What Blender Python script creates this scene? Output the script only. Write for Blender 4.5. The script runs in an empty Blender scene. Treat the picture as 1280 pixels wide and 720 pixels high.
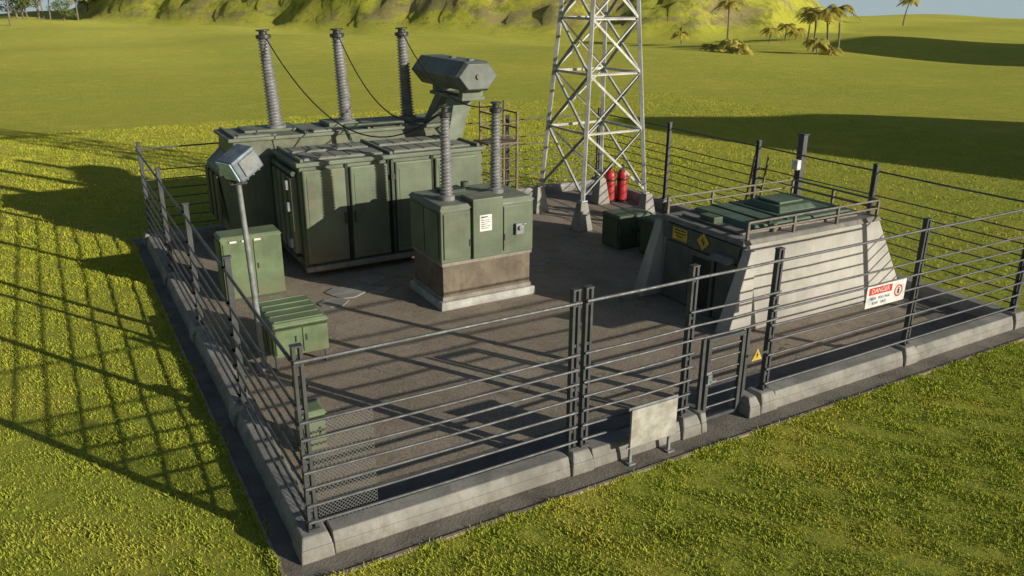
import bpy, math, random
import numpy as np
from mathutils import Vector, Matrix, noise as mn
random.seed(7); rng=np.random.default_rng(7)
sc=bpy.context.scene; col=sc.collection
sc.view_settings.view_transform='Standard'; sc.view_settings.look='None'; sc.view_settings.exposure=0

# ---------------------------------------------------------------- materials
def newmat(name):
    m=bpy.data.materials.new(name); m.use_nodes=True; nt=m.node_tree
    return m,nt,nt.nodes['Principled BSDF']
def N(nt,t,**k):
    n=nt.nodes.new(t)
    for a,b in k.items():
        if a in n.inputs: n.inputs[a].default_value=b
        else: setattr(n,a,b)
    return n
def mix(nt,fac,a,b,mode='MIX'):
    n=nt.nodes.new('ShaderNodeMix'); n.data_type='RGBA'; n.blend_type=mode
    for i,v in ((0,fac),(6,a),(7,b)):
        if hasattr(v,'links'): nt.links.new(v,n.inputs[i])
        else: n.inputs[i].default_value=v if i==0 else (*v,1)
    return n.outputs[2]
def ramp(nt,src,lo,hi,inv=False):
    n=N(nt,'ShaderNodeMapRange'); nt.links.new(src,n.inputs[0]); n.inputs[1].default_value=lo; n.inputs[2].default_value=hi
    n.inputs[3].default_value=1 if inv else 0; n.inputs[4].default_value=0 if inv else 1
    return n.outputs[0]
def mul(nt,a,b,op='MULTIPLY'):
    n=N(nt,'ShaderNodeMath',operation=op)
    for i,v in enumerate((a,b)):
        if hasattr(v,'links'): nt.links.new(v,n.inputs[i])
        else: n.inputs[i].default_value=v
    return n.outputs[0]
def noise(nt,scale,detail=4,rough=.6,vec=None,stretch=None):
    g=N(nt,'ShaderNodeNewGeometry'); v=g.outputs['Position']
    if stretch:
        mp=N(nt,'ShaderNodeMapping'); nt.links.new(v,mp.inputs[0]); mp.inputs['Scale'].default_value=stretch; v=mp.outputs[0]
    n=N(nt,'ShaderNodeTexNoise'); n.inputs['Scale'].default_value=scale; n.inputs['Detail'].default_value=detail; n.inputs['Roughness'].default_value=rough
    nt.links.new(v,n.inputs['Vector']); return n.outputs['Fac']
def weathered(name,base,dirt,rough=.55,metal=0,scale=1.5,amount=.6,zdirt=None,bump=.15,bscale=30,streak=True,dust=None):
    m,nt,b=newmat(name)
    light=tuple(min(1,c*1.25) for c in base); dark=tuple(c*.75 for c in base)
    c=mix(nt,ramp(nt,noise(nt,scale,4),.35,.65),dark,light)
    if streak:
        s=noise(nt,3,3,.6,stretch=(2.5,2.5,.25)); c=mix(nt,mul(nt,ramp(nt,s,.5,.75),amount*.7),c,dirt)
    s=noise(nt,scale*2.2,6,.75); f=mul(nt,ramp(nt,s,.52,.72),amount); c=mix(nt,f,c,dirt)
    if zdirt:
        g=N(nt,'ShaderNodeNewGeometry'); sp=N(nt,'ShaderNodeSeparateXYZ'); nt.links.new(g.outputs['Position'],sp.inputs[0])
        z=ramp(nt,sp.outputs[2],zdirt[0],zdirt[1],True); z=mul(nt,z,ramp(nt,noise(nt,4,4,.7),.3,.65)); c=mix(nt,mul(nt,z,.85),c,dirt)
    if dust:
        g=N(nt,'ShaderNodeNewGeometry'); sp=N(nt,'ShaderNodeSeparateXYZ'); nt.links.new(g.outputs['Normal'],sp.inputs[0])
        z=mul(nt,ramp(nt,sp.outputs[2],.2,.7),ramp(nt,noise(nt,2.5,4,.7),.3,.7)); c=mix(nt,mul(nt,z,.6),c,dust)
    nt.links.new(c,b.inputs['Base Color'])
    mr=N(nt,'ShaderNodeMapRange'); nt.links.new(s,mr.inputs[0]); mr.inputs[1].default_value=.3; mr.inputs[2].default_value=.7; mr.inputs[3].default_value=rough-.12; mr.inputs[4].default_value=min(1,rough+.2)
    nt.links.new(mr.outputs[0],b.inputs['Roughness']); b.inputs['Metallic'].default_value=metal
    bp=N(nt,'ShaderNodeBump'); bp.inputs['Strength'].default_value=bump; bp.inputs['Distance'].default_value=.02
    nt.links.new(noise(nt,bscale,4,.65),bp.inputs['Height']); nt.links.new(bp.outputs[0],b.inputs['Normal'])
    return m
M={}
DU=(.29,.27,.20)
M['green']=weathered('green_painted_steel',(.12,.155,.10),(.22,.19,.13),.5,0,.8,.45,(.4,1.4),.08,dust=DU)
M['green_rust']=weathered('rust_stained_green_steel',(.135,.165,.108),(.23,.175,.11),.6,0,.9,.6,(.4,1.8),.1,dust=DU)
M['green_lid']=weathered('faded_green_roof_steel',(.14,.175,.13),(.22,.20,.145),.6,0,1.2,.5,dust=(.25,.25,.185))
M['green_hatch']=weathered('green_hatch_steel',(.085,.135,.085),(.14,.14,.10),.55,0,1.5,.4)
M['green_light']=weathered('light_green_cabinet_steel',(.125,.18,.092),(.16,.15,.08),.5,0,1.5,.4,(.2,.8),.08,dust=(.2,.24,.14))
M['green_dark']=weathered('dark_green_steel',(.05,.075,.05),(.08,.075,.055),.5,0,1.5,.35)
M['green_mid']=weathered('mid_green_steel',(.065,.10,.055),(.09,.085,.055),.5,0,1.5,.35,dust=(.14,.15,.1))
M['drum']=weathered('grey_green_tank_paint',(.13,.15,.14),(.17,.16,.13),.5,0,1.5,.35)
M['seam']=weathered('dark_gasket_steel',(.02,.025,.02),(.03,.025,.02),.7,0,3,.3)  # near-black steel for door seams and the bunker door inset
M['rustbase']=weathered('stained_base_steel',(.165,.135,.10),(.08,.06,.045),.75,0,1.5,.6)
M['rim']=weathered('pale_base_rim',(.25,.23,.19),(.14,.11,.08),.75,0,2,.5)
M['concrete']=weathered('weathered_concrete',(.33,.325,.30),(.18,.165,.14),.85,0,1.1,.5,(0,.25),.35,25)
M['bunker']=weathered('smooth_bunker_concrete',(.40,.39,.36),(.30,.28,.245),.85,0,.5,.3,(0,.5),.15,25)
M['endpanel']=weathered('grey_green_end_panels',(.10,.115,.10),(.07,.065,.055),.7,0,1.5,.5)
M['plinthc']=weathered('pale_plinth_concrete',(.42,.42,.40),(.2,.18,.15),.85,0,2,.4,(0,.15),.3,25)
M['kerb']=weathered('kerb_concrete',(.265,.26,.24),(.15,.135,.11),.88,0,1.2,.6,(0,.3),.4,22)
M['steel']=weathered('dark_fence_steel',(.068,.073,.08),(.09,.08,.065),.5,.1,3,.3,streak=False)
M['rail']=weathered('dark_grey_fence_tube',(.085,.09,.097),(.085,.075,.06),.5,.15,3,.3,streak=False)
M['galv']=weathered('painted_lattice_steel',(.47,.48,.46),(.24,.22,.18),.5,.1,2,.4)
M['roofgrey']=weathered('pale_roof_plates',(.20,.215,.175),(.15,.14,.11),.6,0,2,.5,dust=(.28,.27,.22))
M['insul']=weathered('grey_glazed_insulator',(.22,.225,.235),(.12,.11,.1),.35,0,4,.2,streak=False)
M['cap']=weathered('insulator_cap_metal',(.07,.075,.08),(.1,.08,.06),.4,.5,4,.2,streak=False)
M['bronze']=weathered('rusted_brown_railing',(.19,.155,.10),(.09,.06,.035),.65,.2,4,.5)
M['railgrey']=weathered('dull_brown_grey_railing',(.17,.155,.125),(.10,.08,.06),.6,.1,4,.4)
M['red']=weathered('red_tank_paint',(.46,.03,.03),(.25,.03,.03),.4,0,4,.25)
M['black']=weathered('black_rubber',(.015,.015,.016),(.03,.03,.03),.6,0,4,.2,streak=False)
M['white']=weathered('white_enamel_sign',(.68,.68,.66),(.4,.36,.3),.45,0,3,.2)
M['board']=weathered('stained_pale_board',(.38,.38,.34),(.27,.2,.12),.6,0,4,.55)
M['yellow']=weathered('yellow_sign_paint',(.60,.43,.05),(.35,.25,.05),.5,0,5,.2)
M['signred']=weathered('red_sign_paint',(.55,.03,.02),(.4,.05,.03),.5,0,5,.1)
M['signblue']=weathered('blue_sign_print',(.05,.12,.3),(.1,.15,.3),.5,0,5,.1)
M['lens']=weathered('floodlight_glass',(.45,.60,.72),(.3,.4,.5),.15,0,5,.2,streak=False)
M['bluegrey']=weathered('blue_grey_lamp_housing',(.17,.21,.245),(.14,.14,.13),.5,.2,4,.3)
M['greybox']=weathered('grey_cast_housing',(.24,.26,.27),(.14,.13,.12),.5,.2,4,.3)
M['roofdark']=weathered('dirty_roof_concrete',(.20,.195,.175),(.10,.09,.07),.85,0,1.4,.6,None,.4,25)

def floor_mat():
    m,nt,b=newmat('compound_gravelly_floor')
    c=mix(nt,ramp(nt,noise(nt,.35,4,.65),.35,.65),(.255,.213,.165),(.36,.305,.24))
    c=mix(nt,mul(nt,ramp(nt,noise(nt,1.7,6,.75),.5,.68),.55),c,(.17,.142,.11))
    c=mix(nt,mul(nt,ramp(nt,noise(nt,1.1,5,.7,stretch=(1,.35,1)),.55,.7),.5),c,(.42,.36,.28))
    n=noise(nt,17,4,.85)
    c=mix(nt,mul(nt,ramp(nt,n,.53,.66),.6),c,(.48,.42,.34))
    c=mix(nt,mul(nt,ramp(nt,n,.47,.36),.6),c,(.13,.11,.085))
    g=N(nt,'ShaderNodeNewGeometry'); vo=N(nt,'ShaderNodeTexVoronoi'); vo.feature='DISTANCE_TO_EDGE'; vo.inputs['Scale'].default_value=.55
    nn=N(nt,'ShaderNodeTexNoise'); nn.inputs['Scale'].default_value=1.6; nt.links.new(g.outputs['Position'],nn.inputs['Vector'])
    va=N(nt,'ShaderNodeVectorMath',operation='ADD'); nt.links.new(g.outputs['Position'],va.inputs[0]); nt.links.new(nn.outputs['Color'],va.inputs[1]); nt.links.new(va.outputs[0],vo.inputs['Vector'])
    cr=mul(nt,ramp(nt,vo.outputs['Distance'],0,.014,True),ramp(nt,noise(nt,.4,3),.5,.62)); c=mix(nt,mul(nt,cr,.8),c,(.06,.05,.04))
    nt.links.new(c,b.inputs['Base Color']); b.inputs['Roughness'].default_value=.95; b.inputs['Specular IOR Level'].default_value=.2
    bp=N(nt,'ShaderNodeBump'); bp.inputs['Strength'].default_value=.7; bp.inputs['Distance'].default_value=.035
    nt.links.new(noise(nt,16,4,.85),bp.inputs['Height']); nt.links.new(bp.outputs[0],b.inputs['Normal'])
    return m
M['floor']=floor_mat()
M['asphalt']=weathered('dusty_path_asphalt',(.18,.16,.135),(.28,.24,.18),.9,0,1.2,.7,None,.8,18,False)
M['darkfloor']=weathered('darker_floor_surface',(.14,.13,.12),(.20,.175,.15),.9,0,1.2,.5,None,.9,15,False)
M['edging']=weathered('pinkish_edging_stone',(.33,.27,.21),(.15,.14,.09),.9,0,4,.7)

def grass_mat(name,blade=False):
    m,nt,b=newmat(name)
    g=N(nt,'ShaderNodeNewGeometry'); sp=N(nt,'ShaderNodeSeparateXYZ'); nt.links.new(g.outputs['Position'],sp.inputs[0])
    c=mix(nt,ramp(nt,noise(nt,.06,4,.6),.35,.65),(.47,.49,.055),(.62,.57,.068))
    far=ramp(nt,sp.outputs[1],2,30); c=mix(nt,far,(.42,.46,.055),c)
    c=mix(nt,mul(nt,ramp(nt,noise(nt,.9,5,.7),.4,.65),.55),c,(.33,.38,.04))
    c=mix(nt,mul(nt,ramp(nt,noise(nt,5.5,4,.8),.46,.62),.7),c,(.17,.22,.025) if not blade else (.27,.34,.035))
    c=mix(nt,mul(nt,ramp(nt,noise(nt,.3,3,.6),.54,.7),.5),c,(.64,.55,.09))
    if not blade:
        k=mul(nt,ramp(nt,sp.outputs[2],1.0,3),ramp(nt,noise(nt,.05,6,.78,stretch=(1,1,3)),.49,.56))
        c=mix(nt,mul(nt,k,.8),c,(.30,.225,.145))
        k=mul(nt,ramp(nt,sp.outputs[2],.6,2),ramp(nt,noise(nt,.22,6,.8),.5,.6))
        c=mix(nt,mul(nt,k,.75),c,(.13,.155,.03))
        c=mix(nt,mul(nt,ramp(nt,sp.outputs[2],-1,-4),1.0),c,(.25,.22,.15))
    nt.links.new(c,b.inputs['Base Color']); b.inputs['Roughness'].default_value=.9; b.inputs['Specular IOR Level'].default_value=.1
    b.inputs['Sheen Weight'].default_value=.25; b.inputs['Sheen Roughness'].default_value=.5; b.inputs['Sheen Tint'].default_value=(.85,.85,.25,1)
    if not blade:
        bp=N(nt,'ShaderNodeBump'); bp.inputs['Strength'].default_value=1; bp.inputs['Distance'].default_value=.22
        nt.links.new(noise(nt,3.0,6,.85),bp.inputs['Height']); nt.links.new(bp.outputs[0],b.inputs['Normal'])
    return m
M['grass']=grass_mat('meadow_grass'); M['blade']=grass_mat('grass_blades',True)
def leaf_mat(name,a,b2):
    m,nt,b=newmat(name); c=mix(nt,ramp(nt,noise(nt,1.3,3,.7),.35,.65),a,b2); nt.links.new(c,b.inputs['Base Color']); b.inputs['Roughness'].default_value=.6; return m
M['leaf']=leaf_mat('tree_foliage',(.06,.11,.025),(.16,.19,.04)); M['palm']=leaf_mat('palm_fronds',(.32,.34,.05),(.64,.48,.09)); M['bark']=weathered('bark',(.22,.18,.14),(.08,.06,.05),.9)
def water_mat():
    m,nt,b=newmat('haze_tinted_sea'); b.inputs['Base Color'].default_value=(.72,.92,1.0,1); b.inputs['Roughness'].default_value=.6; b.inputs['Specular IOR Level'].default_value=.2  # pale blue base colour carries the haze over the sea
    bp=N(nt,'ShaderNodeBump'); bp.inputs['Strength'].default_value=.2; nt.links.new(noise(nt,.3,4,.7),bp.inputs['Height']); nt.links.new(bp.outputs[0],b.inputs['Normal']); return m
M['water']=water_mat()
def wire_mat():
    m,nt,b=newmat('expanded_wire_mesh'); b.inputs['Base Color'].default_value=(.14,.14,.14,1)
    g=N(nt,'ShaderNodeNewGeometry'); sp=N(nt,'ShaderNodeSeparateXYZ'); nt.links.new(g.outputs['Position'],sp.inputs[0])
    h=mul(nt,sp.outputs[0],sp.outputs[1],'ADD')
    fs=[]
    for s in (1,-1):
        v=mul(nt,mul(nt,h,44),mul(nt,sp.outputs[2],44*s),'ADD'); w=mul(nt,mul(nt,v,0,'SINE'),0,'ABSOLUTE'); fs.append(mul(nt,w,.3,'LESS_THAN'))
    nt.links.new(mul(nt,fs[0],fs[1],'MAXIMUM'),b.inputs['Alpha']); return m
M['wire']=wire_mat()

# ---------------------------------------------------------------- mesh builder
class B:
    def __init__(s): s.v=[]; s.f=[]
    def add(s,vs,fs):
        o=len(s.v); s.v+= [tuple(v) for v in vs]; s.f+=[tuple(i+o for i in f) for f in fs]; return s
    def hull8(s,p):
        return s.add(p,[(3,2,1,0),(4,5,6,7),(0,1,5,4),(1,2,6,5),(2,3,7,6),(3,0,4,7)])
    def box(s,x0,x1,y0,y1,z0,z1): return s.tap(x0,x1,y0,y1,z0,x0,x1,y0,y1,z1)
    def tap(s,x0,x1,y0,y1,z0,X0,X1,Y0,Y1,z1):
        return s.hull8([(x0,y0,z0),(x1,y0,z0),(x1,y1,z0),(x0,y1,z0),(X0,Y0,z1),(X1,Y0,z1),(X1,Y1,z1),(X0,Y1,z1)])
    def obox(s,c,sx,sy,sz,R):
        c=Vector(c); p=[c+R@Vector((a*sx/2,b*sy/2,d*sz/2)) for d in(-1,1) for a,b in((-1,-1),(1,-1),(1,1),(-1,1))]
        return s.hull8(p)
    def bar(s,p0,p1,w,h=None):
        h=h or w; p0=Vector(p0);p1=Vector(p1); d=p1-p0; R=d.to_track_quat('Z','Y').to_matrix(); return s.obox((p0+p1)/2,w,h,d.length,R)
    def angle(s,p0,p1,w,t=.015):
        p0=Vector(p0);p1=Vector(p1); d=p1-p0; R=d.to_track_quat('Z','Y').to_matrix(); c=(p0+p1)/2
        s.obox(c+R@Vector((0,w/2,0)),w,t,d.length,R); s.obox(c+R@Vector((w/2,-t/2,0)),t,w,d.length,R); return s
    def cyl(s,p0,p1,r,n=12,r2=None,caps=True):
        r2=r if r2 is None else r2; p0=Vector(p0);p1=Vector(p1); R=(p1-p0).to_track_quat('Z','Y').to_matrix()
        vs=[p0+R@Vector((math.cos(2*math.pi*i/n)*r,math.sin(2*math.pi*i/n)*r,0)) for i in range(n)]+[p1+R@Vector((math.cos(2*math.pi*i/n)*r2,math.sin(2*math.pi*i/n)*r2,0)) for i in range(n)]
        fs=[(i,(i+1)%n,n+(i+1)%n,n+i) for i in range(n)]
        if caps: fs+=[tuple(range(n-1,-1,-1)),tuple(range(n,2*n))]
        return s.add(vs,fs)
    def lathe(s,p0,d,prof,n=16):
        p0=Vector(p0); R=Vector(d).to_track_quat('Z','Y').to_matrix(); vs=[];fs=[]
        for (z,r) in prof:
            for i in range(n): vs.append(p0+R@Vector((math.cos(2*math.pi*i/n)*r,math.sin(2*math.pi*i/n)*r,z)))
        for k in range(len(prof)-1):
            for i in range(n): fs.append((k*n+i,k*n+(i+1)%n,(k+1)*n+(i+1)%n,(k+1)*n+i))
        fs+=[tuple(range(n-1,-1,-1)),tuple((len(prof)-1)*n+i for i in range(n))]
        return s.add(vs,fs)
    def tube(s,pts,r,n=8):
        for a,b in zip(pts[:-1],pts[1:]): s.cyl(a,b,r,n)
        return s
    def obj(s,name,mat,parent=None,bevel=0,label=None,smooth=False,loc=None):
        me=bpy.data.meshes.new(name); me.from_pydata(s.v,[],s.f); me.update()
        if smooth:
            me.polygons.foreach_set('use_smooth',[True]*len(me.polygons)); me.set_sharp_from_angle(angle=math.radians(40))
        me.materials.append(M[mat] if isinstance(mat,str) else mat)
        o=bpy.data.objects.new(name,me); col.objects.link(o)
        if bevel:
            md=o.modifiers.new('bevel','BEVEL'); md.width=bevel; md.segments=2; md.limit_method='ANGLE'
        if parent is not None:
            o.parent=parent
            root=parent
            while root.parent is not None: root=root.parent
            if parent is root: o.matrix_parent_inverse=Matrix.Translation(-Vector(root.location))
        if label: o['label']=label
        return o
def thing(name,loc,label,cat,group=None):
    e=bpy.data.objects.new(name,None); e.empty_display_size=.3; e.location=loc; col.objects.link(e)
    e['label']=label; e['category']=cat
    if group: e['group']=group
    return e
def tag(o,label,cat,group=None):
    o['label']=label;o['category']=cat
    if group:o['group']=group
    return o
def text(txt,size,mat,parent,loc,rot,name='lettering'):
    cu=bpy.data.curves.new('t','FONT'); cu.body=txt; cu.size=size; cu.align_x='CENTER'; cu.align_y='CENTER'; cu.extrude=.002
    t=bpy.data.objects.new('t',cu); col.objects.link(t)
    dg=bpy.context.evaluated_depsgraph_get(); me=bpy.data.meshes.new_from_object(t.evaluated_get(dg)); bpy.data.objects.remove(t)
    me.transform(Matrix.Translation(loc)@rot.to_4x4()); me.materials.clear(); me.materials.append(M[mat]); me.name=name
    o=bpy.data.objects.new(name,me); col.objects.link(o); o.parent=parent; o.matrix_parent_inverse=Matrix.Translation(-Vector(parent.location)); return o
RF=Matrix.Rotation(math.radians(90),3,'X')

# ---------------------------------------------------------------- terrain
CX,CY=-2.71,-11.21
def sm(t): t=np.clip(t,0,1); return t*t*(3-2*t)
EL=math.radians(16.0); SAZ=math.radians(148.6)
def height(x,y,rough=False):
    dx=x-CX; dy=y-CY; r=np.hypot(dx,dy); az=np.degrees(np.arctan2(dx,dy))
    rb=np.interp(az,[-20,3,12,20,30,42,47,55],[330,290,240,205,188,180,195,260])
    w=sm((az-2)/5)*sm((51.5-az)/8)
    hk=w*sm((r-rb)/60)
    h=hk*34*(1+.12*np.sin(x*.04+1)*np.cos(y*.05))
    und=sm((r-70)/90)*(.5*np.sin(x*.07+y*.03)+.45*np.sin(y*.09-x*.025+2)+.25*np.sin(x*.17+1.3))
    h=h+und*1.1
    if rough:
        k=np.where(hk>.004)[0]
        for i in k:
            h[i]+= 3.6*min(1,hk[i]*7)*mn.fractal(Vector((x[i]*.07,y[i]*.07,0)),.7,2.1,6)
    s=.853*x+.521*y; u=-.521*x+.853*y
    h=h+ 19*np.exp(-(((s-50)/15)**6+((u+54)/13)**2))*(1+.12*np.sin(s*.3))*(0.72+.28*sm((s-34)/22))  # unseen mound, added to cast the broad shadow on the right-hand grass
    h=h+ 36*np.exp(-(((s-165)/36)**4+((u+110)/24)**2))  # second unseen mound farther out, added to shade the distant grass
    h=h- 22*sm((r-455)/90)*(1-w)-22*sm((r-620)/90)*w
    flat=np.maximum(np.abs(x-10),np.abs(y-10)); h=h*sm((flat-13)/12)
    return h
def terrain():
    rr=np.concatenate([np.arange(2,60,2.0),np.geomspace(60,900,190)]); na=640
    ang=np.linspace(0,2*np.pi,na,endpoint=False)
    X=10+rr[:,None]*np.sin(ang)[None]; Y=10+rr[:,None]*np.cos(ang)[None]
    Z=height(X.reshape(-1),Y.reshape(-1),True); v=np.stack([X.reshape(-1),Y.reshape(-1),Z],-1); v=np.vstack([[10,10,0],v])
    f=[(0,1+(i+1)%na,1+i) for i in range(na)]
    for k in range(len(rr)-1):
        a=1+k*na; b=a+na
        for i in range(na):
            j=(i+1)%na; f.append((a+i,a+j,b+j,b+i))
    bld=B(); bld.v=v.tolist(); bld.f=f
    o=bld.obj('ground','grass'); o['kind']='structure'
    o.data.polygons.foreach_set('use_smooth',[True]*len(o.data.polygons))
    return o
terrain()
w=B().add([(-9000,-9000,-9),(9000,-9000,-9),(9000,9000,-9),(-9000,9000,-9)],[(0,1,2,3)]).obj('water','water'); w['kind']='structure'

def grass():
    P=[]
    def scatter(n,x0,x1,y0,y1,hh,edge=False):
        x=rng.uniform(x0,x1,n); y=rng.uniform(y0,y1,n)
        if edge: # ragged fringe creeping over the edging
            q=.04+.10*np.clip(np.sin(x*2.1+1)+np.sin(y*1.7)+.6*np.sin(x*7.7+y*6.1),0,2)*rng.uniform(0,1,n)
            k=(x<-.66+q)|(y<-.82+q)
        else: k=(x<-.68)|(y<-.84)|(x>21)|(y>21)
        c=np.sin(x*3.1+np.sin(y*2.3)*1.5)*np.sin(y*2.9+np.sin(x*1.7)*1.5)+.5*np.sin(x*7.3+y*5.1)+.6*np.sin(x*.9+y*1.3)*np.sin(y*.8-x*.5)
        k&=(c+rng.uniform(-1.2,1.2,n)>-1.2)
        x=x[k];y=y[k];c=c[k]; P.append((x,y,hh*np.clip(.9+.24*c,.45,1.5)*rng.uniform(.6,1.3,len(x))))
    scatter(260000,-9,24,-7,-.5,.052); scatter(130000,-10,-.5,-1,22,.055); scatter(90000,-16,-1,15,50,.085); scatter(90000,-1,30,20,50,.085); scatter(80000,20,50,-6,50,.085)
    scatter(12000,-1,21,-.9,-.66,.06,True); scatter(12000,-.75,-.5,-.9,21,.06,True)
    x=np.concatenate([p[0] for p in P]);y=np.concatenate([p[1] for p in P]);h=np.concatenate([p[2] for p in P]); n=len(x)
    z=height(x,y)-.008; a=rng.uniform(0,np.pi*2,n); wd=h*rng.uniform(.16,.3,n); l=rng.normal(0,.5,(n,2))*h[:,None]
    z=np.where((x>-.70)&(x<20.9)&(y>-.86)&(y<20.9),.02,z)
    v=np.empty((n,3,3)); v[:,0]=np.stack([x-np.cos(a)*wd,y-np.sin(a)*wd,z],-1); v[:,1]=np.stack([x+np.cos(a)*wd,y+np.sin(a)*wd,z],-1); v[:,2]=np.stack([x+l[:,0],y+l[:,1],z+h],-1)
    me=bpy.data.meshes.new('grass'); me.vertices.add(3*n); me.vertices.foreach_set('co',v.reshape(-1)); me.loops.add(3*n); me.loops.foreach_set('vertex_index',np.arange(3*n,dtype=np.int32))
    me.polygons.add(n); me.polygons.foreach_set('loop_start',np.arange(0,3*n,3,dtype=np.int32)); me.update(calc_edges=True); me.materials.append(M['blade'])
    o=bpy.data.objects.new('grass',me); col.objects.link(o); o['kind']='stuff'; o['label']='short yellow-green meadow grass blades around the compound'; o['category']='grass'
grass()

# ---------------------------------------------------------------- compound ground
o=B().box(-.58,20.85,-.74,20.85,-.2,.02).obj('pavement','asphalt'); o['kind']='structure'
o=B().box(.2,19.8,.2,19.8,.021,.045).obj('compound_floor','floor'); o['kind']='structure'
o=B().box(.3,19.7,.3,1.3,.0455,.052).box(18.4,19.7,1.301,19.6,.0455,.052).obj('dark_floor_strip','darkfloor'); o['kind']='structure'  # strips darker than the floor along the front and right fences
e=B(); a=-.81;b=20.93;ax0=-.65
e.box(ax0,b,a,a+.06,-.1,.045).box(ax0,b,b-.07,b,-.1,.045).box(ax0,ax0+.06,a+.061,b-.071,-.1,.045).box(b-.07,b,a+.061,b-.071,-.1,.045)
o=e.obj('pavement_edging','edging'); o['kind']='structure'

def sect(bd,ax,a0,a1,c,hw=.27,tw=.17,z=.40,ch=.04):
    if ax=='x': bd.tap(a0,a1,c-hw,c+hw,.022,a0,a1,c-hw+.03,c+hw-.03,z*.55).tap(a0,a1,c-hw+.03,c+hw-.03,z*.55,a0,a1,c-tw,c+tw,z)
    else: bd.tap(c-hw,c+hw,a0,a1,.022,c-hw+.03,c+hw-.03,a0,a1,z*.55).tap(c-hw+.03,c+hw-.03,a0,a1,z*.55,c-tw,c+tw,a0,a1,z)
def foot(bd,ax,a0,a1,c,hw=.34,z=.46):
    f=.07
    if ax=='x': bd.tap(a0,a1,c-hw,c+hw,.022,a0+.02,a1-.02,c-hw+.02,c+hw-.02,z*.6).tap(a0+.02,a1-.02,c-hw+.02,c+hw-.02,z*.6,a0+f,a1-f,c-.2,c+.2,z)
    else: bd.tap(c-hw,c+hw,a0,a1,.022,c-hw+.02,c+hw-.02,a0+.02,a1-.02,z*.6).tap(c-hw+.02,c+hw-.02,a0+.02,a1-.02,z*.6,c-.2,c+.2,a0+f,a1-f,z)
XF=[0,5.2,7.95,10.2,15.2,20]
def wallside(ax,c,cuts,lab,skip=None):
    t=thing('perimeter_wall',((10,c,0) if ax=='x' else (c,10,0)),lab,'low wall','low concrete walls around the compound')
    for i,(p,q) in enumerate(zip(cuts[:-1],cuts[1:])):
        if skip==i: continue
        bd=B(); sect(bd,ax,p+.27,q-.27,c); bd.obj('wall_section','kerb',t,.02)
    for i,p in enumerate(cuts):
        if (ax=='y' and i in (0,len(cuts)-1)): continue
        bd=B(); foot(bd,ax,p-.26 if i else p-.31,p+.26 if i<len(cuts)-1 else p+.31,c,.31 if i in(0,len(cuts)-1) else .32); bd.obj('joint_block','kerb',t,.03)
        if ax=='x' and c==0 and i in (2,3):
            bd=B(); a0,a1=(p-.64,p-.28) if i==3 else (p+.28,p+.44); foot(bd,ax,a0,a1,c) if i==3 else sect(bd,ax,a0,a1,c,.3,.2,.44); bd.obj('joint_block','kerb',t,.03)
    return t
wallside('x',0,XF,'weathered concrete low wall under the fence with gate gap',2)
wallside('x',20,[0,5,10,15,20],'weathered concrete low wall under the far fence')
wallside('y',0,[0,5,10,15,20],'weathered concrete low wall under the shaded side fence')
wallside('y',20,[0,5,10,15,20],'weathered concrete low wall beside the bunker fence')

# ---------------------------------------------------------------- fence
RZ=[3.50,2.78,2.47,2.16,1.85,1.54,1.23,.92,.62]
RZ1=[3.50,2.46,2.16,1.86,1.56,1.26,.94,.63]
RZ2=[3.50,2.72,2.37,2.02,1.67,1.32,.97,.62]
G='steel fence panels around the compound'
def post(t,x,y,ax,top=3.72):
    bd=B(); d=.055
    for s in(-1,1):
        if ax=='x': bd.box(x+s*d-.028,x+s*d+.028,y-.06,y+.06,.38,top)
        else: bd.box(x-.06,x+.06,y+s*d-.028,y+s*d+.028,.38,top)
    bd.box(x-.1,x+.1,y-.1,y+.1,.42,.50); bd.box(x-.09,x+.09,y-.07,y+.07,top,top+.03)
    for z in (.8,1.7,2.6,3.4): bd.box(x-.035,x+.035,y-.045,y+.045,z,z+.06)
    return bd.obj('fence_post','steel',t,.006)
def bay(ax,c,a0,a1,zs=RZ,start=True,end=False,lab='dark steel fence panel with horizontal tube rails',out=-1,mesh=None,thin=0):
    mid=((a0+a1)/2,c,.4) if ax=='x' else (c,(a0+a1)/2,.4)
    t=thing('fence_panel',mid,lab,'fence',G)
    P=lambda s,z,o=0:(s,c+o,z) if ax=='x' else (c+o,s,z)
    if start: post(t,*P(a0,0)[:2],ax)
    if end: post(t,*P(a1,0)[:2],ax)
    off=out*.085
    for z in zs:
        bd=B(); m=(a0+a1)/2
        pts=[P(a0-.08,z+random.uniform(-.008,.008),off),P(m,z-random.uniform(0,.03),off+random.uniform(-.01,.01)),P(a1+.08,z+random.uniform(-.008,.008),off)]
        bd.tube(pts,(.026 if z!=zs[0] else .033)-thin,8)
        for s in (a0,a1): 
            q=P(s,z,off*.62); bd.box(q[0]-.045,q[0]+.045,q[1]-.045,q[1]+.045,z-.03,z+.03)
        bd.obj('rail','rail',t)
    if mesh:
        m0,m1=mesh
        a,b2=P(m0,.5,.02),P(m1,.5,.02); c1,d=P(m1,2.40,.02),P(m0,2.40,.02)
        B().add([a,b2,c1,d],[(0,1,2,3)]).obj('wire_mesh','wire',t)
    return t
bay('x',0,0,5.08,RZ1,mesh=(.12,1.15),end=True,lab='dark steel fence panel with rails and small wire mesh')
bay('x',0,5.36,7.9,RZ1)
bay('x',0,7.9,10.27,zs=RZ[:4],lab='short upper fence rails above the small gate')
bay('x',0,10.27,15.24,RZ2,lab='dark steel fence panel holding the danger sign'); bay('x',0,15.24,20,RZ2)
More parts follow.
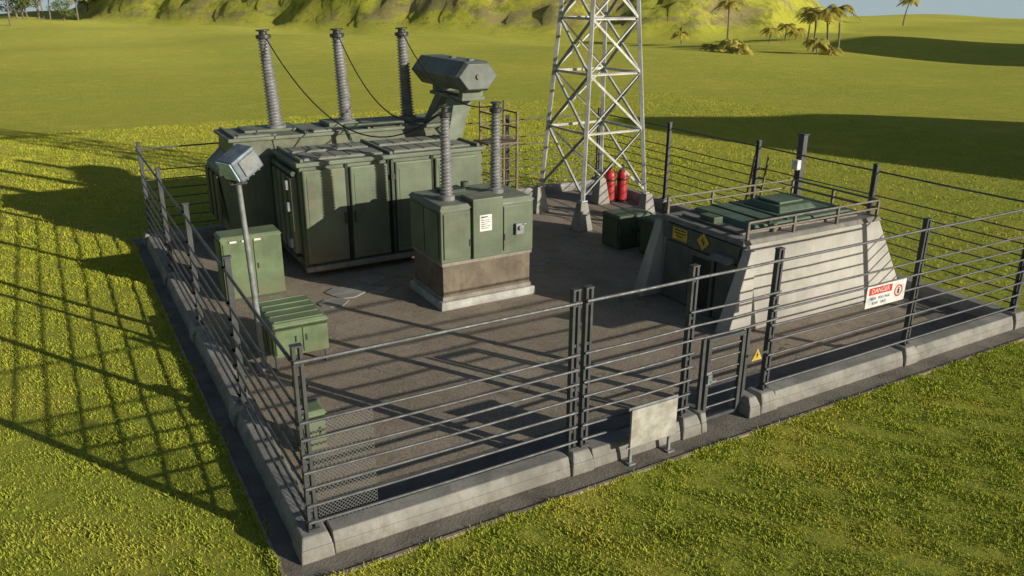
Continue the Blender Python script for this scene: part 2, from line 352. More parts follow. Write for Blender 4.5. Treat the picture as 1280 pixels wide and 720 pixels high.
for i in range(4):
    bay('y',20,5*i,5*i+5,RZ2,out=1,lab='dark steel fence panel behind the concrete bunker',thin=.005)
    bay('x',20,20-5*i,15-5*i,RZ2,out=1,lab='dark steel fence panel behind the transformers',thin=.005)
    bay('y',0,20-5*i,15-5*i,RZ2,out=-1,lab='dark steel fence panel beside the shaded path')
t=thing('gate',(9.2,0,.05),'small low framed steel gate with horizontal bars','gate')
g=B(); g.bar((8.50,0,.08),(8.50,0,1.95),.09).bar((9.46,0,.08),(9.46,0,1.95),.09).bar((8.455,0,1.99),(9.505,0,1.99),.09).bar((8.55,0,.14),(9.41,0,.14),.07)
g.obj('frame','steel',t,.006)
for z in (.42,.70,.98,1.26,1.54,1.8): B().cyl((8.53,0,z),(9.43,0,z),.022,8).obj('bar','rail',t)
B().box(8.42,8.56,-.09,-.05,1.0,1.3).box(8.43,8.55,-.13,-.091,1.05,1.25).bar((8.50,-.14,1.1),(8.66,-.14,1.1),.03).obj('latch','greybox',t,.006)
B().box(9.56,9.64,-.04,.04,.4,2.05).obj('hinge_post','steel',t,.005)
B().box(8.30,8.38,-.04,.04,.4,2.05).obj('hinge_post','steel',t,.005)
tr=B(); tr.add([(9.68,-.115,1.30),(9.98,-.115,1.30),(9.83,-.115,1.58),(9.68,-.102,1.30),(9.98,-.102,1.30),(9.83,-.102,1.58)],[(0,1,2),(5,4,3),(0,3,4,1),(1,4,5,2),(2,5,3,0)])
t2=thing('warning_triangle_sign',(9.83,-.1,1.3),'small yellow triangle warning sign hung beside the gate','sign')
tr.obj('sign_plate','yellow',t2)
B().add([(9.84,-.12,1.49),(9.80,-.12,1.41),(9.83,-.12,1.41),(9.81,-.12,1.33),(9.87,-.12,1.43),(9.84,-.12,1.43)],[(0,1,2,5),(5,2,3,4)]).obj('bolt_symbol','black',t2)
B().box(9.60,10.2,-.098,-.088,1.40,1.45).obj('hanger','steel',t2)

t=thing('danger_sign',(13.9,-.14,1.8),'white danger sign with red band hung on the fence rails','sign')
B().box(13.2,14.62,-.145,-.125,1.84,2.38).obj('sign_plate','white',t,.004)
B().box(13.27,14.10,-.149,-.1455,2.16,2.34).obj('red_band','signred',t)
text('DANGER',.16,'white',t,(13.68,-.152,2.25),RF)
text('HIGH',.095,'signblue',t,(13.44,-.149,2.06),RF); text('VOLTAGE',.095,'signblue',t,(13.84,-.149,2.06),RF)
text('KEEP',.095,'signblue',t,(13.54,-.149,1.94),RF); text('OUT',.095,'signblue',t,(13.84,-.149,1.94),RF)
bd=B(); n=24
for k in range(n):
    a0,a1=2*math.pi*k/n,2*math.pi*(k+1)/n
    bd.add([(14.36+r*math.cos(a),-.149,2.12+r*math.sin(a)) for a,r in((a0,.15),(a1,.15),(a1,.115),(a0,.115))],[(0,3,2,1)])
bd.obj('prohibition_ring','signred',t)
B().box(14.33,14.39,-.1495,-.149,2.04,2.16).box(14.34,14.38,-.1495,-.149,2.17,2.20).obj('figure_symbol','black',t)

t=thing('notice_board',(6.7,-.5,.02),'pale stained blank board on two short steel legs','sign board')
B().box(6.12,7.26,-.54,-.50,.42,1.24).obj('board','board',t,.01)
B().box(6.08,7.30,-.495,-.47,.38,.44).box(6.08,7.30,-.495,-.47,1.22,1.28).obj('frame','greybox',t,.004)
for x in (6.2,7.18): B().box(x-.03,x+.03,-.48,-.42,.02,1.25).box(x-.08,x+.08,-.55,-.4,.02,.05).obj('leg','greybox',t,.004)

# ---------------------------------------------------------------- bushings
def bushing(t,p,d,L,r,name='bushing'):
    d=Vector(d).normalized(); prof=[(0,r*1.25),(.12,r*1.25),(.13,r*.95)]; n=int(L/.12); z=.16
    for i in range(n):
        k=r*(1-.22*i/n); prof+=[(z,k*.74),(z+.035,k*.78),(z+.055,k),(z+.075,k),(z+.09,k*.76)]; z+=(L-.45)/n
    prof+=[(z,r*.6)]
    b_=B().lathe(p,d,prof,16).obj(name,'insul',t,smooth=True)
    B().lathe(Vector(p)+d*(z-.01),d,[(0,r*.62),(.03,r*.95),(.14,r*.95),(.16,r*.5),(.26,r*.5),(.27,r*.85),(.31,r*.85)],14).obj('terminal_cap','cap',t,smooth=True)
    return Vector(p)+d*(z+.2)

# ---------------------------------------------------------------- small transformer
t=thing('small_transformer',(8,9.9,.045),'green box transformer on stained base and concrete plinth','transformer')
B().tap(6.36,9.58,8.6,11.0,.046,6.39,9.55,8.63,10.97,.30).obj('plinth','plinthc',t,.03)
B().box(6.50,9.42,8.76,10.85,.302,1.36).obj('base_block','rustbase',t,.02)
B().box(6.46,9.46,8.72,10.9,1.362,1.46).obj('base_rim','rim',t,.01)
B().box(6.47,9.45,8.73,10.88,.303,.42).obj('base_rim','rim',t,.01)
B().box(6.44,9.48,8.70,10.9,1.462,3.02).obj('body','green',t,.03)
B().tap(6.40,9.52,8.66,10.94,3.022,6.50,9.42,8.76,10.84,3.14).obj('lid','green_lid',t,.02)
B().box(7.42,8.40,8.60,8.698,1.50,3.18).box(7.42,8.40,8.6,9.4,3.142,3.26).obj('access_panel','green',t,.02)
for x0,x1 in ((6.52,7.36),(8.46,9.40)):
    B().box(x0,x1,8.66,8.698,1.58,2.92).obj('door','green',t,.015)
for y0,y1 in ((8.85,9.75),(9.82,10.75)):
    B().box(6.395,6.438,y0,y1,1.58,2.92).obj('side_panel','green',t,.015)
B().box(7.62,8.02,8.585,8.598,2.3,2.78).obj('label_plate','white',t,.002)
bd=B()
for z in (2.7,2.62,2.56,2.50,2.44,2.38): bd.box(7.67,7.67+random.uniform(.2,.3),8.582,8.585,z,z+(.035 if z==2.7 else .015))
bd.obj('printed_lines','black',t)
B().box(8.82,9.10,8.56,8.659,2.05,2.38).cyl((8.96,8.56,2.25),(8.96,8.50,2.25),.07,12).bar((9.05,8.53,2.36),(9.15,8.53,2.36),.04).obj('control_box','greybox',t,.01)
B().box(8.47,8.50,8.64,8.66,1.9,2.1).box(7.32,7.35,8.64,8.66,1.9,2.1).obj('handles','cap',t)
s1=bushing(t,(7.0,9.45,3.14),(0,0,1),2.65,.19); s2=bushing(t,(8.7,9.6,3.14),(0,0,1),2.65,.19)
bd=B().box(7.2,7.9,10.0,10.6,3.142,3.25).cyl((8,10.3,3.25),(8,10.3,3.4),.12,12); bd.obj('lid_fittings','green_dark',t,.01)

# ---------------------------------------------------------------- main transformer
t=thing('main_transformer',(7,16.5,.045),'large worn sage green transformer housing with stained doors','transformer')
F0=13.45
B().box(4.15,10.1,13.75,15.9,.046,.24).obj('skid','rustbase',t,.02)
B().box(3.9,10.2,13.5,16.1,.242,.44).obj('base_beam','rustbase',t,.02)
B().box(3.85,10.25,F0,16.15,.442,3.66).obj('tank','green',t,.03)
B().box(3.74,10.34,F0-.12,16.28,3.662,3.80).obj('roof','green_lid',t,.03)
for i,(x0,x1) in enumerate(((3.9,5.28),(5.44,6.72),(6.98,8.28),(8.42,9.98))):
    mt='green_rust' if i==0 else 'green'
    d=B().box(x0,x1,F0-.16,F0-.002,.5,3.55).obj('door',mt,t,.05,label='rust-stained door' if i==0 else None)
    B().box(x0+.12,x1-.12,F0-.175,F0-.161,.72,3.33).obj('door_panel',mt,d,.01)
    hx=x1-.08 if i%2==0 else x0+.08
    B().box(hx-.03,hx+.03,F0-.215,F0-.161,1.75,2.1).obj('handle','cap',d,.005)
for x in (5.36,6.80,8.35): B().box(x-.05,x+.05,F0-.06,F0-.002,.46,3.64).obj('seam','seam',t)
B().box(6.84,6.94,F0-.14,F0-.001,.46,3.64).obj('hinge_column','green_dark',t,.01)
for z in (1.0,2.0,3.0):
    B().box(6.82,6.96,F0-.17,F0-.141,z,z+.18).obj('hinge','cap',t,.005)
B().box(3.80,10.25,F0-.24,F0-.003,.28,.44).obj('drip_sill','rim',t,.01)
for i in range(4):
    y=13.75+i*.6; B().box(3.62,3.848,y,y+.42,.8,3.3).obj('side_panel','green_rust',t,.03)
B().cyl((3.70,13.6,.66),(3.70,16.0,.66),.08,12).obj('header_pipe','green_dark',t)
B().cyl((3.70,13.6,3.44),(3.70,16.0,3.44),.08,12).obj('header_pipe','green_dark',t)
for y,z in ((13.85,1.0),(13.85,2.2),(13.85,2.9)): B().box(3.5,3.618,y,y+.25,z,z+.3).obj('junction_box','greybox',t,.01)
def slats(x0,x1,y0,y1,z):
    bd=B().box(x0,x1,y0,y1,z,z+.05); n=int((x1-x0)/.52)
    for i in range(n): 
        x=x0+.05+i*(x1-x0-.1)/n; bd.box(x,x+.44,y0+.06,y1-.06,z+.051,z+.066)
    return bd.obj('roof_vent','roofgrey',t)
slats(4.1,6.7,13.65,14.7,3.802); slats(7.1,9.9,13.65,14.7,3.802); slats(4.1,6.7,15.0,15.95,3.802); slats(7.1,9.9,15.0,15.95,3.802)
for x in (3.95,6.9,10.1): B().box(x-.05,x+.05,F0-.05,16.2,3.803,3.90).obj('roof_rib','green_lid',t,.01)
B().box(2.9,10.8,16.7,19.3,.046,.40).obj('rear_base','rustbase',t,.02)
bd=B()
yz=[(16.4,.402),(19.5,.402),(19.5,3.4),(19.1,4.02),(16.8,4.02),(16.4,3.6)]
vs=[(2.6,y,z) for y,z in yz]+[(11.0,y,z) for y,z in yz]
bd.add(vs,[tuple(range(5,-1,-1)),tuple(range(6,12))]+[(i,(i+1)%6,6+(i+1)%6,6+i) for i in range(6)])
bd.obj('rear_tank','green',t,.04)
bd=B(); bd.hull8([(2.3,16.7,.7),(2.598,16.5,.7),(2.598,19.4,.7),(2.3,19.2,.7),(2.05,16.9,3.1),(2.598,16.6,3.5),(2.598,19.3,3.5),(2.05,19.0,3.1)]); bd.obj('end_bulge','green',t,.04)
for y in (17.2,18.0,18.8): B().box(1.98,2.04,y-.25,y+.25,1.2,2.9).obj('end_panel','green_dark',t,.01)
B().box(2.45,11.1,16.7,19.2,4.022,4.14).obj('rear_roof','green_lid',t,.03)
for x0,x1 in ((2.8,4.1),(5.4,6.5),(7.6,9.0)): slats(x0,x1,16.85,17.45,4.142)
for x in (2.7,5.1,7.4,9.3,10.7): B().box(x-.05,x+.05,16.72,19.18,4.142,4.22).obj('roof_rib','green_lid',t,.01)
for x0,x1,z in ((3.2,5.0,4.24),(6.2,7.3,4.3),(7.5,9.2,4.24),(9.4,10.6,4.24)): B().box(x0,x1,17.6,18.8,4.143,z).obj('turret_plate','green',t,.02)
for x in (3.4,4.2,5.0): B().box(x-.3,x+.3,16.34,16.398,.6,3.5).obj('rear_side_panel','green',t,.02)
bt=[]
for x,dx in ((4.4,-.05),(7.0,-.05),(9.45,-.04)):
    bt.append(bushing(t,(x,18.0,4.2),(dx,0,1),3.35,.27))
B().tube([(6.4,15.9,3.95),(6.4,16.5,4.35),(8.6,16.5,4.35),(8.6,16.9,4.2)],.07,10).obj('oil_pipe','green_dark',t,smooth=True)
def hexa(x,z,a,b_,y0,y1,a2=None,b2=None,k=.52):
    a2=a2 or a; b2=b2 or b_
    f=lambda A,Z:[(x-A,z),(x-A*k,z-Z),(x+A*k,z-Z),(x+A,z),(x+A*k,z+Z),(x-A*k,z+Z)]
    bd=B(); bd.add([(p,y0,q) for p,q in f(a,b_)]+[(p,y1,q) for p,q in f(a2,b2)],[tuple(range(6)),tuple(range(11,5,-1))]+[(i,6+i,6+(i+1)%6,(i+1)%6) for i in range(6)])
    return bd
c=thing('conservator_tank',(10.4,15.6,4.1),'grey-green six-sided oil tank raised on splayed green legs','oil tank')
hexa(10.4,6.08,.84,.50,14.1,17.75).obj('drum','drum',c,.03)
hexa(10.4,6.08,.72,.42,13.92,14.098,.84,.50).obj('end_plate','drum',c,.02)
hexa(10.4,6.08,.84,.50,17.752,17.93,.72,.42).obj('end_plate','drum',c,.02)
B().cyl((10.4,13.86,6.08),(10.4,13.919,6.08),.09,16).obj('gauge','drum',c)
for y in (14.5,16.7): B().box(10.0,10.8,y-.14,y+.14,5.30,5.60).obj('saddle','green_lid',c,.01)
bd=B(); bd.hull8([(9.6,14.8,3.82),(10.15,14.8,3.82),(10.15,15.3,3.82),(9.6,15.3,3.82),(10.0,15.0,5.3),(10.75,15.0,5.3),(10.75,15.6,5.3),(10.0,15.6,5.3)]); bd.obj('leg','green_lid',c,.02)
bd=B(); bd.hull8([(9.8,16.9,4.15),(10.35,16.9,4.15),(10.35,17.4,4.15),(9.8,17.4,4.15),(10.0,16.0,5.3),(10.75,16.0,5.3),(10.75,16.6,5.3),(10.0,16.6,5.3)]); bd.obj('leg','green_lid',c,.02)
B().box(9.95,10.85,14.3,17.0,5.24,5.36).obj('cradle','green_lid',c,.01)
for y in (14.5,15.9): B().box(10.3,10.5,y-.1,y+.1,6.56,6.63).obj('filler_cap','drum',c,.01)
def cable(a,b2,sag,lab):
    pts=[]
    for i in range(25):
        k=i/24; p=a.lerp(b2,k); p.z-=sag*4*k*(1-k); pts.append(p)
    bd=B().tube(pts,.022,6); o=bd.obj('power_cable','black',None,smooth=True); tag(o,lab,'cable','power cables between insulators')
LB='black sagging power cable strung between grey insulators'
cable(bt[0],s1,1.9,LB); cable(bt[1],s1,1.4,LB); cable(bt[2],s2,.9,LB)
t=thing('access_ladder',(11.8,15,.045),'rusted brown access ladder frame beside the transformer','ladder')
for x in (11.35,12.35):
    for y in (14.6,15.6): B().box(x-.04,x+.04,y-.04,y+.04,.045,4.7 if y<15 else 5.0).obj('upright','bronze',t)
for z in np.arange(.5,4.7,.42): B().cyl((11.35,14.6,z),(12.35,14.6,z),.028,6).obj('rung','bronze',t)
B().box(11.1,12.5,14.5,15.7,3.55,3.62).obj('platform','bronze',t,.005)
for z in (4.1,4.65):
    B().bar((12.35,14.6,z),(12.35,15.6,z),.05).bar((11.35,15.6,z),(12.35,15.6,z),.05).bar((11.35,14.6,z),(11.35,15.6,z),.05).obj('guard_rail','bronze',t)

# ---------------------------------------------------------------- lattice tower
HC=(16.5,15.5)
t=thing('lattice_tower',(16.5,15.5,.045),'pale steel lattice tower standing on four concrete footings','tower')
def hw(z): return max(.35,1.6-.56*z/8.6)
def leg(i,z):
    sx,sy=((-1,-1),(1,-1),(1,1),(-1,1))[i%4]; h=hw(z); return Vector((HC[0]+sx*h,HC[1]+sy*h,z))
for i in range(4):
    p=leg(i,.05); B().tap(p.x-.33,p.x+.33,p.y-.33,p.y+.33,.046,p.x-.16,p.x+.16,p.y-.16,p.y+.16,1.15).obj('footing','concrete',t,.03)
    bd=B(); bd.bar(leg(i,1.1),leg(i,16.5),.15)
    bd.box(leg(i,1.15).x-.14,leg(i,1.15).x+.14,leg(i,1.15).y-.14,leg(i,1.15).y+.14,1.151,1.2)
    bd.obj('leg','galv',t,.01)
lv=[1.3,3.7,5.9,7.9,9.7,11.4,13,14.5,16.4]
for k in range(len(lv)-1):
    for i in range(4):
        a0,a1=leg(i,lv[k]),leg(i+1,lv[k]); b0,b1=leg(i,lv[k+1]),leg(i+1,lv[k+1])
        B().angle(a0,b1,.075).angle(a1,b0,.075).obj('cross_brace','galv',t)
        B().angle(b0,b1,.085).obj('horizontal_brace','galv',t)
for z in (11.3,14,16.4):
    B().bar((HC[0]-3.2,HC[1],z),(HC[0]+3.2,HC[1],z),.14).bar((HC[0]-3.2,HC[1],z),(HC[0],HC[1],z+.9),.08).bar((HC[0]+3.2,HC[1],z),(HC[0],HC[1],z+.9),.08).obj('crossarm','galv',t)
for x,y in ((18.6,17.1),(19.2,17.0)):
    t=thing('gas_cylinder',(x,y,.05),'upright red gas cylinder standing beside the tower','gas cylinder','red gas cylinders')
    B().lathe((x,y,.10),(0,0,1),[(0,.20),(.04,.24),(1.15,.24),(1.3,.19),(1.38,.09),(1.42,.08)],20).obj('tank_body','red',t,smooth=True)
    B().lathe((x,y,1.5),(0,0,1),[(0,.06),(.06,.06),(.07,.09),(.14,.09),(.15,.04),(.2,.04)],12).obj('valve','cap',t,smooth=True)
    B().lathe((x,y,.046),(0,0,1),[(0,.27),(.055,.27)],16).obj('base_ring','black',t)
    B().lathe((x,y,1.0),(0,0,1),[(0,.246),(.08,.246)],20).obj('strap','black',t)

# ---------------------------------------------------------------- small green cabinets
def cabinet(x0,x1,y0,y1,z0,z1,mat,lab,legs=False,group=None,name='electrical_cabinet',ribs=False):
    t=thing(name,((x0+x1)/2,(y0+y1)/2,.045),lab,'electrical cabinet',group)
    B().box(x0,x1,y0,y1,z0,z1-.08).obj('body',mat,t,.02)
    B().tap(x0-.04,x1+.04,y0-.04,y1+.04,z1-.078,x0+.03,x1-.03,y0+.03,y1-.03,z1).obj('lid',mat,t,.015)
    n=2 if x1-x0>.9 else 1; w=(x1-x0)/n
    for i in range(n):
        d=B().box(x0+i*w+.05,x0+(i+1)*w-.05,y0-.03,y0-.002,z0+.08,z1-.18).obj('door',mat,t,.01)
        hx=x0+(i+1)*w-.13 if i==0 else x0+i*w+.13
        B().box(hx-.015,hx+.015,y0-.055,y0-.031,(z0+z1)/2-.08,(z0+z1)/2+.08).obj('handle','cap',d)
    B().box(x0-.03,x0-.002,y0+.08,y1-.08,z0+.08,z1-.18).obj('side_panel',mat,t,.01)
    if ribs:
        k=int((y1-y0)/.3)
        for i in range(k):
            yy=y0+.1+i*(y1-y0-.2)/(k-1); B().box(x0+.08,x1-.08,yy-.025,yy+.025,z1+.001,z1+.03).obj('lid_rib',mat,t,.005)
            B().box(x0-.055,x0-.031,yy-.025,yy+.025,z0+.1,z1-.2).obj('side_rib',mat,t,.005)
    if legs:
        for x in (x0+.06,x1-.06):
            for y in (y0+.06,y1-.06): B().box(x-.035,x+.035,y-.035,y+.035,.045,z0).obj('leg','steel',t)
    else: B().box(x0+.03,x1-.03,y0+.03,y1-.03,.046,z0).obj('plinth','green_dark',t)
    return t
GC='green electrical cabinets in the compound'
t=cabinet(1.1,2.85,12.35,13.2,.12,2.05,'green_light','tall light green cabinet beside the fence',group=GC)
for x in (1.35,1.7,2.05): B().box(x,x+.2,12.305,12.319,1.86,1.92).obj('vent_slot','white',t)
cabinet(1.16,2.52,7.0,8.75,.38,1.27,'green_light','low ribbed green cabinet raised on short steel legs',True,GC,ribs=True)
cabinet(14.5,15.95,10.95,12.0,.12,1.3,'green_mid','green low cabinet near the tower footing',group=GC)
cabinet(15.0,15.8,9.5,10.4,.12,1.4,'green_mid','green cabinet beside the bunker corner',group=GC)
t=cabinet(.7,1.15,2.9,3.5,.12,.98,'green_light','small pale green box behind the corner fence',group=GC)
t=thing('vent_pipe',(.92,3.75,.045),'short dark vent pipe with round cap','vent pipe')
B().cyl((.92,3.75,.046),(.92,3.75,1.15),.05,12).obj('pipe','cap',t,smooth=True)
B().lathe((.92,3.75,1.12),(0,0,1),[(0,.05),(.04,.16),(.16,.16),(.24,.08)],14).obj('vent_cap','black',t,smooth=True)

t=thing('floodlight_pole',(.97,7.3,.045),'grey steel pole carrying a boxy blue-grey floodlight head','floodlight')
top=Vector((.84,7.35,4.72))
B().cyl((.97,7.3,.045),top,.075,14,.06).obj('pole','greybox',t,smooth=True)
B().box(.79,1.11,7.1,7.5,.046,.14).obj('base_plate','concrete',t,.02)
Rr=Matrix.Rotation(math.radians(22),3,'Z')@Matrix.Rotation(math.radians(-28),3,'Y')
hc=top+Vector((.08,0,.42))
B().obox(hc,.68,.62,.54,Rr).obj('lamp_housing','bluegrey',t,.04)
B().obox(hc+Rr@Vector((-.355,0,.02)),.03,.54,.46,Rr).obj('lamp_glass','lens',t,.005)
for i in range(3): B().obox(hc+Rr@Vector((-.14+i*.18,0,-.295)),.04,.46,.05,Rr).obj('cooling_fin','bluegrey',t)
B().obox(hc+Rr@Vector((.04,-.33,0)),.46,.04,.38,Rr).obj('side_plate','greybox',t,.01)
B().bar(top,top+Vector((.05,0,.2)),.14).box(top.x-.18,top.x+.18,top.y-.1,top.y+.1,top.z-.05,top.z+.03).obj('bracket','cap',t,.005)

# ---------------------------------------------------------------- bunker
t=thing('concrete_bunker',(16,5.1,.045),'sloped grey concrete bunker with roof railing and green hatch','bunker')
bd=B(); bd.tap(12.98,19.7,3.2,7.2,.046,13.05,18.55,3.55,6.9,2.42); bd.obj('wall','bunker',t,.05)
B().tap(12.88,18.6,3.5,6.95,2.422,12.95,18.5,3.58,6.87,2.56).obj('roof','roofdark',t,.03)
for y0,y1 in ((3.12,3.62),(6.75,7.25)):
    B().hull8([(12.25,y0,.047),(13.1,y0,.047),(13.1,y1,.047),(12.25,y1,.047),(12.9,y0+.1,2.36),(13.1,y0+.1,2.36),(13.1,y1-.1,2.36),(12.9,y1-.1,2.36)]).obj('buttress','bunker',t,.03)
for y0,y1 in ((3.7,4.45),(5.55,6.65)):
    B().box(12.91,12.985,y0,y1,.08,1.85).obj('end_panel','endpanel',t,.02)
B().box(12.90,12.985,3.66,6.7,1.88,2.38).obj('end_panel','endpanel',t,.02)
B().box(12.86,12.985,4.5,5.5,.06,1.84).obj('door','endpanel',t,.02)
B().box(12.845,12.859,4.62,5.38,.2,1.7).obj('door_inset','seam',t,.005)
B().tap(12.55,12.90,3.7,4.5,1.90,12.75,12.90,3.72,4.48,2.04).obj('door_canopy','roofdark',t,.02)
B().tap(13.9,18.0,4.1,6.7,2.562,14.0,17.9,4.2,6.6,2.70).obj('roof_panel','green_hatch',t,.02)
B().tap(15.6,17.2,4.8,6.3,2.702,15.75,17.05,4.95,6.15,2.86).box(15.9,16.9,5.1,6.0,2.861,2.94).obj('roof_hatch','green_hatch',t,.03)
for x in (14.6,15.3): B().box(x,x+.06,4.22,6.58,2.701,2.74).obj('panel_rib','green_hatch',t,.01)
B().tube([(13.3,6.4,2.6),(13.3,4.0,2.6),(17.8,3.85,2.6)],.04,8).obj('roof_conduit','railgrey',t,smooth=True)
B().box(13.4,13.75,5.2,5.8,2.562,2.76).obj('roof_box','green_mid',t,.02)
B().cyl((14.4,3.9,2.56),(14.4,3.9,2.8),.09,12).obj('roof_vent_pipe','railgrey',t,smooth=True)
rl=[(13.1,3.6),(18.4,3.6),(18.4,6.85),(13.1,6.85)]
for k in range(3):
    (xa,ya),(xb,yb)=rl[k],rl[k+1]
    for z in (2.80,3.04): B().cyl((xa,ya,z),(xb,yb,z),.032,8).obj('roof_rail','railgrey',t)
    n=3 if k!=1 else 2
    for i in range(n+(k==2)):
        f=i/n; B().box(xa+(xb-xa)*f-.035,xa+(xb-xa)*f+.035,ya+(yb-ya)*f-.035,ya+(yb-ya)*f+.035,2.54,3.06).obj('rail_post','railgrey',t)
t=thing('yellow_notice',(12.88,6.0,2.0),'small yellow rectangular notice fixed on the bunker wall','sign')
B().box(12.87,12.89,5.68,6.3,1.97,2.33).obj('sign_plate','yellow',t)
for a_,b_,z in ((5.75,6.23,2.25),(5.75,6.23,2.16),(5.85,6.15,2.07)): B().box(12.865,12.869,a_,b_,z,z+.03).obj('printed_line','black',t)
t=thing('hazard_diamond_sign',(12.86,5.0,2.0),'yellow diamond hazard sign above the bunker door','sign')
X0=12.86; YC=5.0; ZC=2.18
B().add([(X0,YC-.25,ZC),(X0,YC,ZC-.25),(X0,YC+.25,ZC),(X0,YC,ZC+.25),(X0+.02,YC-.25,ZC),(X0+.02,YC,ZC-.25),(X0+.02,YC+.25,ZC),(X0+.02,YC,ZC+.25)],[(0,3,2,1),(4,5,6,7),(0,1,5,4),(1,2,6,5),(2,3,7,6),(3,0,4,7)]).obj('sign_plate','yellow',t)
B().add([(X0-.005,YC+.02,ZC+.14),(X0-.005,YC+.08,ZC-.02),(X0-.005,YC,ZC),(X0-.005,YC-.02,ZC-.14),(X0-.005,YC-.08,ZC+.03),(X0-.005,YC,ZC+.01)],[(0,1,2,5),(5,2,3,4)]).obj('bolt_symbol','black',t)
t=thing('lamp_post',(20.35,8.3,0),'dark steel post with a small white lamp unit','lamp post')
B().box(20.2,20.42,8.15,8.4,.02,4.15).obj('post','steel',t,.02)
B().box(20.0,20.2,8.12,8.38,2.95,3.3).obj('lamp_unit','white',t,.03)
B().box(20.17,20.45,8.12,8.43,4.15,4.2).obj('cap','cap',t,.01)
t=thing('short_ladder',(19.4,9.0,.045),'rusty short ladder leaning inside the fence','ladder')
B().bar((18.9,8.9,.05),(19.6,9.1,3.3),.06).bar((18.7,9.35,.05),(19.4,9.55,3.3),.06).obj('side_rails','bronze',t)
for k in range(9):
    f=.06+k*.1; a_=Vector((18.9,8.9,.05)).lerp(Vector((19.6,9.1,3.3)),f); b_=Vector((18.7,9.35,.05)).lerp(Vector((19.4,9.55,3.3)),f); B().cyl(a_,b_,.025,6).obj('rung','bronze',t)

for i,(x,y,r) in enumerate(((4.5,11.6,.8),(5.6,12.3,.5),(3.9,10.8,.5),(5.4,11.2,.4),(11.2,11.2,.5))):
    n=9; bd=B(); ps=[(x+r*random.uniform(.6,1.1)*math.cos(2*math.pi*k/n),y+r*random.uniform(.5,.9)*math.sin(2*math.pi*k/n)) for k in range(n)]
    bd.add([(a_,b_,.046) for a_,b_ in ps]+[(a_,b_,.075) for a_,b_ in ps],[tuple(range(n,2*n))]+[(k,(k+1)%n,n+(k+1)%n,n+k) for k in range(n)])
    tag(bd.obj('concrete_slab','concrete',None,.008),'broken thin concrete slab lying on the floor','slab','broken slabs on the floor')

# ---------------------------------------------------------------- vegetation
def palm_meshes(seed):
    r=random.Random(seed); tb=B(); H=r.uniform(6,8.5); lean=(r.uniform(-1,1),r.uniform(-1,1)); pts=[]
    for k in range(9): f=k/8; pts.append(Vector((lean[0]*f*f,lean[1]*f*f,H*f)))
    for k in range(8): tb.cyl(pts[k],pts[k+1],.22-.012*k,8,.21-.012*k)
    cb=B(); top=pts[-1]
    for i in range(26):
        a=i*2.4+r.uniform(-.2,.2); L=r.uniform(2.6,3.8); up=r.uniform(.1,1.5); d=Vector((math.cos(a),math.sin(a),0)); sd=Vector((-d.y,d.x,0)); P=[]
        for k in range(11):
            f=k/10; P.append(top+d*L*f*(1-.15*f*up)+Vector((0,0,up*L*.75*f-L*(.5+.4*up)*f*f)))
        for k in range(10):
            m=P[k]; w=.8*math.sin(math.pi*min(1,.12+.85*k/10))
            for s in(-1,1):
                tip=m+sd*s*w+(P[k+1]-P[k])*.9+Vector((0,0,-.35*w)); cb.add([m,P[k+1],tip],[(0,1,2)])
                m2=m.lerp(P[k+1],.5); cb.add([m2,P[k+1],tip+(P[k+1]-P[k])*.3],[(0,1,2)])
    return tb,cb
def tree_meshes(seed):
    r=random.Random(seed); tb=B(); H=r.uniform(3,4.5); tb.cyl((0,0,-.3),(.2,.1,H),.35,8,.22)
    cl=[]
    for i in range(8):
        a=i*2.4; e=Vector((math.cos(a)*r.uniform(1.5,3.2),math.sin(a)*r.uniform(1.5,3.2),H+r.uniform(.5,4))); tb.cyl((.2,.1,H-.3),e,.14,6,.05); cl.append((e,r.uniform(1.2,2.0)))
    cb=B()
    for c_,R_ in cl:
        for k in range(170):
            v=Vector((r.gauss(0,1),r.gauss(0,1),r.gauss(0,1))).normalized()*R_*r.uniform(.55,1.05); p=c_+Vector((v.x,v.y,v.z*.7)); s=r.uniform(.18,.38)
            q=[Vector((r.uniform(-s,s),r.uniform(-s,s),r.uniform(-s,s))) for _ in range(3)]; cb.add([p+q[0],p+q[1],p+q[2]],[(0,1,2)])
    return tb,cb
protos={}
def place(kind,var,x,y,s,lab,cat,group,m1,m2,sink=0):
    key=(kind,var)
    if key not in protos:
        tb,cb=(palm_meshes if kind=='palm_tree' else tree_meshes)(var*13+5)
        a_=tb.obj('trunk',m1); b_=cb.obj('crown',m2); protos[key]=(a_.data,b_.data); bpy.data.objects.remove(a_); bpy.data.objects.remove(b_)
    z=float(height(np.array([x]),np.array([y]))[0])-.1-sink
    e=thing(kind,(x,y,z),lab,cat,group); e.scale=(s,s,s); e.rotation_euler=(0,0,random.uniform(0,6.3))
    for nm,d in (('trunk',protos[key][0]),('crown',protos[key][1])):
        o=bpy.data.objects.new(nm,d); col.objects.link(o); o.parent=e
def azr(px,r): a=math.radians(29.97)+math.atan((px-640)/1069); return CX+r*math.sin(a),CY+r*math.cos(a)
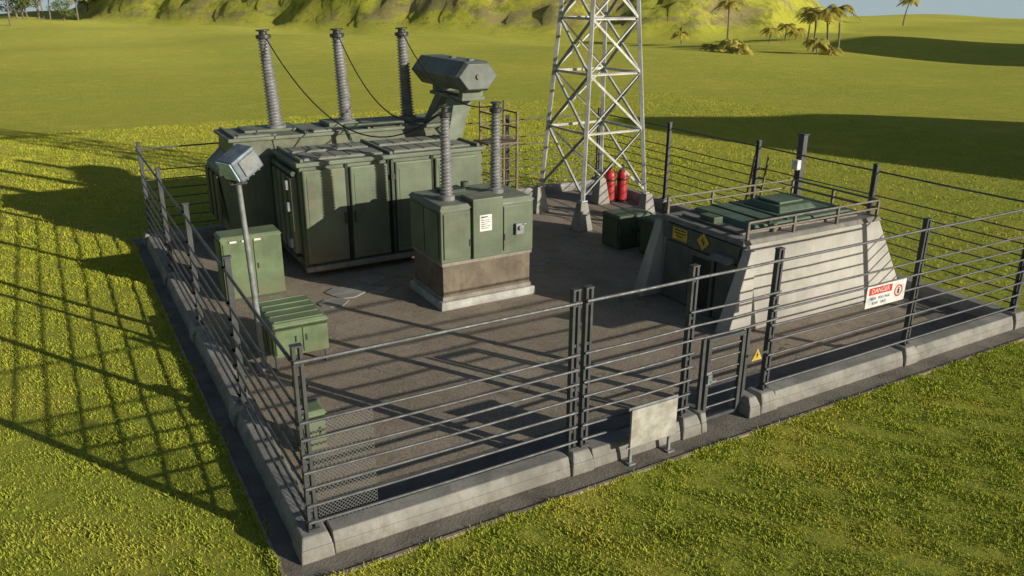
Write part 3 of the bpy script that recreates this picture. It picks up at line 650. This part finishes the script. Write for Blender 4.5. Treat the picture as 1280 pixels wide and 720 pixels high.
for i,(px,r,s,sk) in enumerate(((912,172,1.0,0),(893,140,.7,3.7),(932,136,.95,5.0),(920,138,.75,3.6),(1014,160,.85,0),(1023,148,.95,.3),(1040,148,1.0,0),(1054,156,1.0,0),(1030,142,.75,3.6),(1046,143,.7,3.8),(1132,330,1.4,0),(965,178,.8,3.1),(985,182,.8,3.1),(998,185,.8,3.4),(855,172,.7,2.2))):
    x,y=azr(px,r); place('palm_tree',i%4,x,y,s,'yellow-green palm tree growing on open grass','palm tree','palm trees on the meadow','bark','palm',sk)
for i,px in enumerate([3,14,26,40,55,72,90,104,47,20]):
    r=random.uniform(260,330)
    x,y=azr(px,r)
    if i%2==0: place('palm_tree',i%4,x,y,1.2,'tall palm tree at the edge of the meadow','palm tree','palm trees at the meadow edge','bark','palm')
    else: place('broadleaf_tree',i%3,x,y,random.uniform(.9,1.3),'dark green bushy tree at the meadow edge','tree','trees at the meadow edge','bark','leaf',1.5)

# ---------------------------------------------------------------- camera, light, sky
f,p,r,yaw,cx,cy,h=1004.85,.3496,.006,.523,-2.7101,-11.2082,8.7165
F=Vector((math.sin(yaw)*math.cos(p),math.cos(yaw)*math.cos(p),-math.sin(p))); R=Vector((math.cos(yaw),-math.sin(yaw),0)); U=R.cross(F)
R2=R*math.cos(r)+U*math.sin(r); U2=-R*math.sin(r)+U*math.cos(r)
cam=bpy.data.objects.new('camera',bpy.data.cameras.new('camera')); col.objects.link(cam)
cam.matrix_world=Matrix(((R2.x,U2.x,-F.x,cx),(R2.y,U2.y,-F.y,cy),(R2.z,U2.z,-F.z,h),(0,0,0,1)))
cam.data.sensor_width=36; cam.data.lens=f/1280*36; cam.data.clip_end=20000; cam.data.clip_start=.1; sc.camera=cam
sun=bpy.data.objects.new('sun',bpy.data.lights.new('sun','SUN')); col.objects.link(sun); sun.data.energy=5; sun.data.angle=math.radians(.5); sun.data.color=(1,.92,.77)
sd=Vector((math.sin(SAZ)*math.cos(EL),math.cos(SAZ)*math.cos(EL),math.sin(EL))); sun.rotation_euler=(-sd).to_track_quat('-Z','Y').to_euler()
wd=bpy.data.worlds.new('World'); sc.world=wd; wd.use_nodes=True; nt=wd.node_tree; bg=nt.nodes['Background']
sk=nt.nodes.new('ShaderNodeTexSky'); sk.sky_type='NISHITA'; sk.sun_disc=False; sk.sun_elevation=EL; sk.sun_rotation=SAZ
nt.links.new(sk.outputs[0],bg.inputs[0]); bg.inputs[1].default_value=.06
